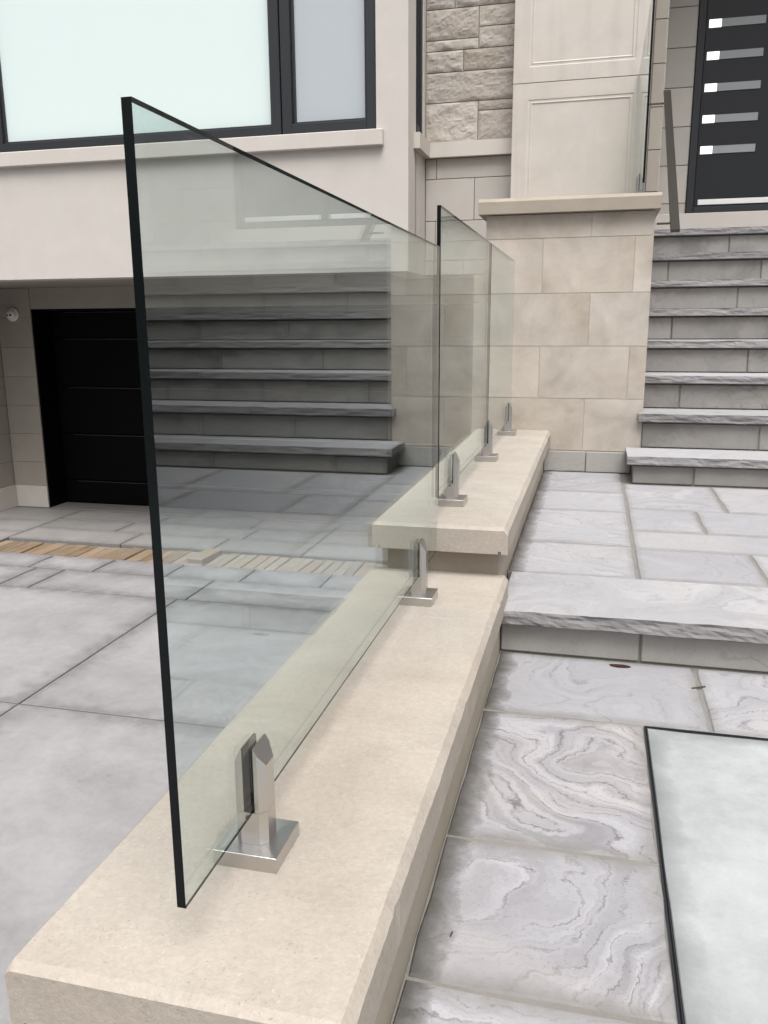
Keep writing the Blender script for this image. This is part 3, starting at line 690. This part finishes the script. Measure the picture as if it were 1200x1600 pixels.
def spigot(x, y, zb, label):
    s = thing('glass_clamp', (x, y, zb), label, 'glass clamp', group='brushed steel glass clamps')
    hb = .0555
    # base plate with a low pyramid top
    bm = bmesh.new()
    lv = [(hb, 0), (hb, .0268), (hb-.0008, .0275), (.030, .0285)]
    Ls = []
    for h_, z_ in lv:
        Ls.append([bm.verts.new((x+sx*h_, y+sy*h_, zb+z_)) for sx, sy in ((-1, -1), (1, -1), (1, 1), (-1, 1))])
    for A, B in zip(Ls, Ls[1:]):
        for i in range(4): bm.faces.new((A[i], A[(i+1) % 4], B[(i+1) % 4], B[i]))
    bm.faces.new(Ls[-1]); bm.faces.new(Ls[0][::-1])
    obj('base_plate', bm, 'steel', s)
    # octagonal post below the slot
    a_, c_ = .0285, .012
    octo = [(-a_, -a_+c_), (-a_+c_, -a_), (a_-c_, -a_), (a_, -a_+c_), (a_, a_-c_), (a_-c_, a_), (-a_+c_, a_), (-a_, a_-c_)]
    zs = zb + .0885
    obj('post', prism([(x+u, y+v) for u, v in octo], 'z', zb+.0287, zs-.0005), 'steel', s)
    # two jaws with bevelled heads
    sl_ = .0098
    for sg in (-1, 1):
        bm = bmesh.new()
        pr = [(sl_, -a_), (a_-c_, -a_), (a_, -a_+c_), (a_, a_-c_), (a_-c_, a_), (sl_, a_)]
        zt_, zo = zb+.206, zb+.172
        def top(u, v):
            return zt_ - (u - sl_) / (a_ - sl_) * (zt_ - zo)
        lo_ = [bm.verts.new((x+sg*u, y+v, zs)) for u, v in pr]
        hi_ = [bm.verts.new((x+sg*u, y+v, top(u, v))) for u, v in pr]
        for i in range(6): bm.faces.new((lo_[i], lo_[(i+1) % 6], hi_[(i+1) % 6], hi_[i]))
        bm.faces.new(hi_)
        bm.faces.new(lo_[::-1])
        obj('jaw', bm, 'steel', s)
        obj('gasket', box(min(x+sg*(.00695), x+sg*sl_-sg*.0002), max(x+sg*.00695, x+sg*sl_-sg*.0002), y-a_-.0006, y+a_+.0006, zs+.0005, zb+.203), 'gasket', s)
    # clamp screw
    bm = bmesh.new(); bmesh.ops.create_cone(bm, cap_ends=True, segments=10, radius1=.0035, radius2=.0035, depth=.004)
    bmesh.ops.rotate(bm, verts=bm.verts, matrix=Matrix.Rotation(math.pi/2, 3, 'X')); bmesh.ops.translate(bm, verts=bm.verts, vec=(x-.003, y-a_-.0005, zs-.009))
    obj('clamp_screw', bm, 'dark_plastic', s)
    return s
GC = (GXE+GXW)/2
spigot(GC, 1.19, -.886, 'steel glass clamp on the lower coping nearest the camera')
spigot(GC, 2.56, -.886, 'steel glass clamp on the lower coping just before the coping steps up')
spigot(GC, 3.21, -.698, 'steel glass clamp at the near end of the upper coping')
spigot(GC, 4.33, -.698, 'steel glass clamp at the joint of the middle and far glass panels')
spigot(GC, 5.38, -.698, 'steel glass clamp on the upper coping closest to the stone pedestal')
spigot(.24075, 6.25, .7765, 'steel glass clamp on the pedestal cap beside the pale column')

# ------------------------------------------------------------------ handrail beside the steps
t = thing('handrail', (.43, 6.3, .5), 'sloping bronze grey steel handrail above the entrance steps', 'handrail')
bm = bmesh.new(); p0, p1 = Vector((.418, 5.36, .52)), Vector((.442, 7.30, 1.735))
dv = (p1-p0).normalized(); sx = Vector((1, 0, 0)); up = sx.cross(dv).normalized()
vs = []
for p in (p0, p1):
    vs.append([bm.verts.new(p + sx*a_*.026 + up*b_*.010) for a_, b_ in ((-1, -1), (1, -1), (1, 1), (-1, 1))])
for i in range(4): bm.faces.new((vs[0][i], vs[0][(i+1) % 4], vs[1][(i+1) % 4], vs[1][i]))
bm.faces.new(vs[0]); bm.faces.new(vs[1])
obj('rail', bm, 'rail', t)
for f in (.06, .92):
    p = p0.lerp(p1, f)
    obj('bracket', box(.319, p.x-.01, p.y-.008, p.y+.008, p.z-.024, p.z-.012, .002) if f < .5 else box(.25, p.x-.01, p.y-.008, p.y+.008, p.z-.028, p.z-.016, .002), 'rail', t)

# ------------------------------------------------------------------ small things
t = thing('security_camera', (-6.62, GY-.0135, .135), 'small round white security camera beside the garage door', 'security camera')
def disc(r0, r1, d, y, seg=24):
    bm = bmesh.new(); bmesh.ops.create_cone(bm, cap_ends=True, segments=seg, radius1=r0, radius2=r1, depth=d)
    bmesh.ops.rotate(bm, verts=bm.verts, matrix=Matrix.Rotation(math.pi/2, 3, 'X')); bmesh.ops.translate(bm, verts=bm.verts, vec=(-6.62, y, .135)); return bm
obj('mount_ring', disc(.070, .078, .03, GY-.029), 'white_plastic', t, smooth=False)
bm = bmesh.new(); bmesh.ops.create_uvsphere(bm, u_segments=20, v_segments=12, radius=.062); bmesh.ops.translate(bm, verts=bm.verts, vec=(-6.62, GY-.055, .135)); obj('dome', bm, 'white_plastic', t, smooth=True)
bm = bmesh.new()
for dx in (-.012, .022):
    r = bmesh.ops.create_uvsphere(bm, u_segments=10, v_segments=8, radius=.014); bmesh.ops.translate(bm, verts=r['verts'], vec=(-6.62+dx, GY-.108, .13))
obj('lens', bm, 'dark_plastic', t)
# dead leaf in the corner of the step and a twig on the joint
bm = bmesh.new(); n = 10
ring_ = [bm.verts.new((.132+.034*math.cos(2*math.pi*i/n)*(1+.15*random.random()), 2.762+.012*math.sin(2*math.pi*i/n)*(1+.3*random.random()), LZ+.002+.004*random.random())) for i in range(n)]
cv = bm.verts.new((.132, 2.762, LZ+.008)); lo_ = bm.verts.new((.132, 2.762, LZ+.0005))
for i in range(n): bm.faces.new((ring_[i], ring_[(i+1) % n], cv)); bm.faces.new((ring_[(i+1) % n], ring_[i], lo_))
o = obj('dead_leaf', bm, 'leaf'); tag(o, 'small dark red dead leaf at the foot of the front step', 'leaf')
bm = box(.345, .395, 2.640, 2.645, LZ+.0005, LZ+.005, .001); bmesh.ops.rotate(bm, verts=bm.verts, cent=(.37, 2.642, 0), matrix=Matrix.Rotation(.5, 3, 'Z'))
o = obj('twig', bm, 'twig'); tag(o, 'tiny brown twig lying across a flagstone joint', 'twig')

bm = box(-.007, .007, -.0014, .0014, LZ+.0005, LZ+.003, .0005); bmesh.ops.rotate(bm, verts=bm.verts, matrix=Matrix.Rotation(1.4, 3, 'Z')); bmesh.ops.translate(bm, verts=bm.verts, vec=(-.215, 1.368, 0))
o = obj('twig', bm, 'twig'); tag(o, 'speck of dark twig on the swirled flagstone nearest the low wall', 'twig')

# garden beyond the right edge of the landings
o = obj('lawn', box(3.46, 60, -8, 5.6, GZ-.05, LZ-.03), 'lawn'); tag(o, 'lawn to the right of the landings', kind='structure')
